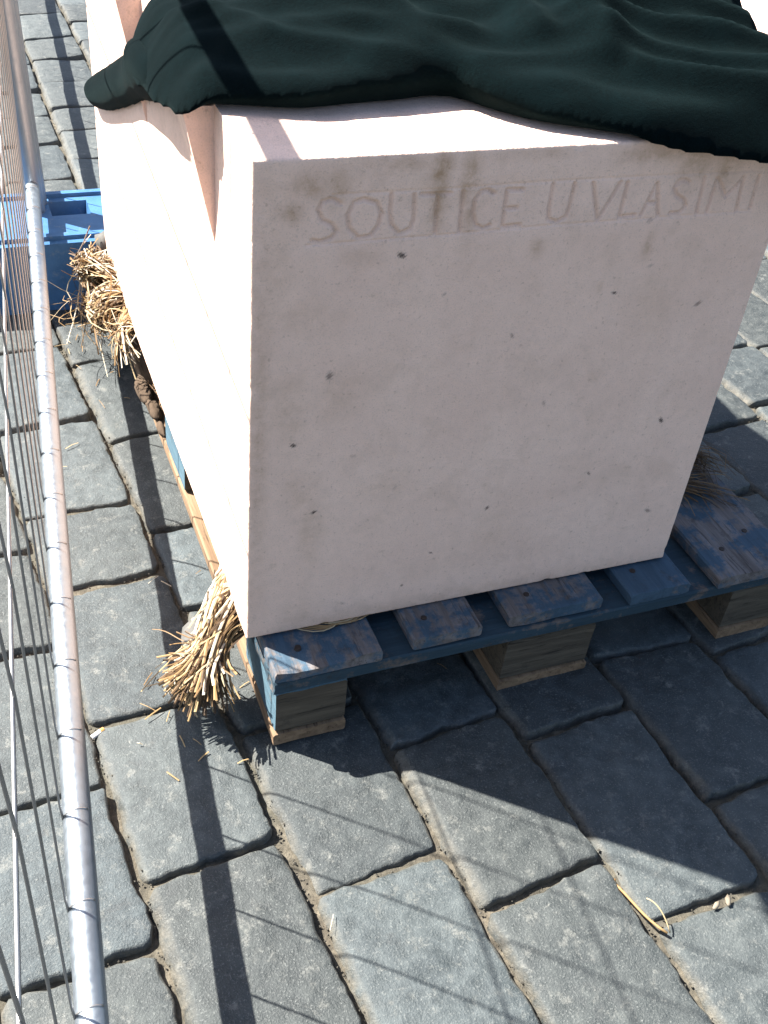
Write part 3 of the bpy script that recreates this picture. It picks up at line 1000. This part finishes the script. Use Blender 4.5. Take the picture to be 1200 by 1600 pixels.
# rear-left tangle: two lumps and a trailing wisp
straw_bundle(2, [
    (130, (.012,1.05,.146), (.012,.03,.002), (-.040,1.08,.182), (.020,.034,.016), (-.072,1.11,.150), (.022,.034,.022), (-.030,1.10,.135), (.022,.03,.022), (.0010,.0021), (-.1,1.1)),
    (150, (-.03,1.10,.15), (.018,.026,.018), (-.055,1.08,.160), (.024,.034,.020), (-.062,1.13,.13), (.024,.034,.020), (-.035,1.09,.14), (.022,.03,.02), (.0010,.0020), (-.1,1.1)),
    (120, (.010,.98,.146), (.012,.03,.002), (-.045,.985,.165), (.016,.03,.016), (-.072,.965,.120), (.018,.03,.020), (-.035,.975,.110), (.020,.028,.018), (.0010,.0021), (-.1,1.1)),
    (140, (-.035,.99,.12), (.018,.026,.018), (-.060,.97,.135), (.024,.034,.020), (-.055,.94,.115), (.024,.034,.020), (-.03,.96,.12), (.022,.03,.018), (.0010,.0020), (-.1,1.1)),
    (60, (.01,.90,.146), (.010,.04,.002), (-.026,.89,.152), (.010,.034,.010), (-.044,.875,.132), (.014,.034,.016), (-.030,.85,.112), (.016,.034,.02), (.0009,.0018), (.1,1.1)),
    (60, (-.03,1.07,.11), (.018,.03,.018), (-.05,1.06,.10), (.026,.034,.018), (-.045,1.03,.08), (.02,.034,.018), (-.04,1.04,.06), (.026,.04,.016), (.0010,.0018), (-.2,.5)),
    (22, (-.05,1.03,.12), (.026,.05,.022), (-.075,1.04,.122), (.026,.045,.022), (-.092,1.04,.105), (.03,.05,.026), (-.10,1.03,.09), (.03,.06,.026), (.0007,.0011), (.3,1)),
    ], 'bleached straw tangle in two lumps at the rear left edge of the pallet')
straw_bundle(3, [
    (80, (.56,.235,.147), (.02,.012,.002), (.66,.245,.185), (.02,.014,.012), (.77,.250,.200), (.022,.018,.016), (.785,.215,.160), (.022,.022,.010), (.0008,.0014), (-.1,.4)),
    (50, (.57,.22,.147), (.02,.012,.002), (.64,.215,.165), (.02,.014,.008), (.72,.19,.168), (.02,.018,.01), (.755,.16,.150), (.03,.028,.004), (.0008,.0013), (-.1,.45)),
    ], 'straw wisp sticking out from under the right side of the stone block')

# debris of straw crumbs on the bottom board
def lump(name, r, seed, mat, sq=(1, 1, 1), sub=2):
    bm = bmesh.new()
    bmesh.ops.create_icosphere(bm, subdivisions=sub, radius=1)
    for v in bm.verts:
        k = 1 + .28 * ns(v.co.x * 1.3 + seed, v.co.y * 1.3, v.co.z * 1.3) + .22 * ns(v.co.x * 4 + seed, v.co.y * 4, v.co.z * 4)
        v.co = Vector((v.co.x * sq[0], v.co.y * sq[1], v.co.z * sq[2])) * r * k
    for f in bm.faces: f.smooth = True
    me = bpy.data.meshes.new(name); bm.to_mesh(me); bm.free()
    me.materials.append(mat)
    return me
tag(link('pebble', lump('pebble', .026, 3, M_PEBBLE, (.8, 1, .9)), None, (-.004, 1.178, .158)), 'pale rounded stone on the pallet corner above the straw tangle', 'pebble')
tag(link('pebble', lump('pebble', .034, 9, M_PEBBLE, (.85, 1.1, .6)), None, (-.048, .205, .012)), 'small grey cobble fragment beside the golden straw tuft', 'pebble')
M_MUD = mat_flat('dry_mud', (.085, .058, .038), .95)
for i, (x, y, z, r) in enumerate(((-.004, .83, .032, .027), (.002, .765, .030, .022), (.003, .71, .026, .014))):
    nm = ('largest dry mud clod under the rear straw, on the bottom board', 'middle dry mud clod in the row along the bottom board', 'smallest dry mud clod, nearest the middle pallet block')[i]
    tag(link('mud_clod', lump('mud_clod', r, 20 + i, M_MUD, (.5, 1.6, .42), 3), None, (x, y, z)), nm, 'mud clod', 'dry mud clods on the pallet bottom board')

# cigarette end in the joint
def rod(name, L, r, mats, split):
    n = 10; V = []; F = []; mi = []
    for x in (0, split * L, split * L, L):
        for k in range(n): V.append((x - L / 2, r * math.cos(2 * math.pi * k / n), r * math.sin(2 * math.pi * k / n)))
    for s_ in (0, 2):
        for k in range(n):
            F.append((s_ * n + k, s_ * n + (k + 1) % n, (s_ + 1) * n + (k + 1) % n, (s_ + 1) * n + k)); mi.append(0 if s_ == 0 else 1)
    F.append(tuple(reversed(range(n)))); mi.append(0)
    F.append(tuple(3 * n + k for k in range(n))); mi.append(1)
    me = mesh_from(name, V, F, mats)
    me.polygons.foreach_set('material_index', mi)
    return me
tag(link('cigarette_butt', rod('cigarette_butt', .019, .0033, [M_PAPER, M_FILTER], .72), None, (-.210, .094, -.006), (0, R(-8), R(24))), 'white cigarette butt lying in a joint right of the fence rail', 'cigarette butt')
def stalk(pts, r, label, tone):
    me = tube_mesh('straw_stalk', [bez(*[Vector(p) for p in pts], 8)], [r], 6, M_STRAW, True, [tone])
    tag(link('straw_stalk', me), label, 'straw stalk', 'loose straw stalks in the pavement joints')
stalk([(.334,-.315,.004), (.345,-.34,.003), (.345,-.365,.001), (.362,-.392,.003)], .0017, 'bleached straw stalk lying along the joint at lower right', .62)
stalk([(.366,-.392,.002), (.366,-.375,.014), (.362,-.362,.022), (.354,-.352,.018)], .0009, 'thin straw stalk curling upright at the end of the lower right joint', .85)
for i, (x, y, rz, sz, nm) in enumerate(((.440, -.379, .5, .008, 'pale wood chip in the lower right cross joint, left of its pair'), (.458, -.378, 1.1, .009, 'pale wood chip in the lower right cross joint, right of its pair'),
                                     (.334, -.312, .2, .008, 'orange brown wood chip at the top end of the straw stalk'))):
    tag(link('wood_chip', lump('wood_chip', sz, 60 + i, M_CHIP if i < 2 else M_FILTER, (1, .45, .35), 1), None, (x, y, .001), (0, 0, rz)), nm, 'wood chip', 'wood chips in the pavement joints')

# loose grit in the joints and scattered straw litter
rng = random.Random(77)
V, F = [], []
tet = [(1, 1, 1), (1, -1, -1), (-1, 1, -1), (-1, -1, 1)]
def grain(x, y, z, r):
    b = len(V)
    rot = Matrix.Rotation(rng.uniform(0, 6.28), 3, Vector((rng.gauss(0, 1), rng.gauss(0, 1), rng.gauss(0, 1))).normalized())
    pts = [Vector(p) for p in ((1, 0, 0), (-1, 0, 0), (0, 1, 0), (0, -1, 0), (0, 0, 1), (0, 0, -1))]
    for p in pts:
        q = rot @ Vector((p.x * rng.uniform(.6, 1.1), p.y * rng.uniform(.6, 1.1), p.z * rng.uniform(.4, .9)))
        V.append((x + q.x * r, y + q.y * r, z + q.z * r))
    for f in ((0, 2, 4), (2, 1, 4), (1, 3, 4), (3, 0, 4), (2, 0, 5), (1, 2, 5), (3, 1, 5), (0, 3, 5)): F.append(tuple(b + i for i in f))
for k in range(-2, 9):
    for _ in range(300):
        y = rng.uniform(-.6, 1.4)
        x = row_x(k, y) + rng.gauss(.003, .005)
        grain(x, y, -.010 + rng.uniform(-.002, .005), rng.uniform(.0008, .0028))
    for (a, b) in cross_joints(k):
        if not -.6 < a < 1.4: continue
        for _ in range(16):
            t = rng.random()
            x = row_x(k, a) * (1 - t) + row_x(k + 1, b) * t
            grain(x, a * (1 - t) + b * t + rng.gauss(0, .004), -.011 + rng.uniform(-.002, .004), rng.uniform(.0008, .0022))
for _ in range(260):
    grain(rng.uniform(-.4, 1.2), rng.uniform(-.6, 1.2), .001, rng.uniform(.0005, .0014))
tag(link('joint_grit', mesh_from('joint_grit', V, F, [mat_flat('grit', (.075, .069, .057), .95)]), pavement), kind='stuff')
paths, rad, tone = [], [], []
for cx, cy, sx, sy, n in ((-.09, .06, .05, .06, 14), (-.09, .98, .05, .10, 16), (-.05, .40, .05, .2, 6), (.25, -.2, .25, .18, 4)):
    for _ in range(n):
        x, y = rng.gauss(cx, sx), rng.gauss(cy, sy)
        a = rng.uniform(0, math.pi); L = rng.uniform(.006, .028)
        d = Vector((math.cos(a) * L, math.sin(a) * L, rng.uniform(-.001, .003)))
        p = Vector((x, y, .0045))
        paths.append([p - d * .5, p + Vector((0, 0, rng.uniform(0, .002))), p + d * .5]); rad.append(rng.uniform(.0005, .001)); tone.append(rng.uniform(.3, 1))
me = tube_mesh('straw_litter', paths, rad, 4, M_STRAW, True, tone, .5)
tag(link('straw_litter', me), 'short bits of straw scattered over the cobbles beside the pallet', 'straw litter', kind='stuff')
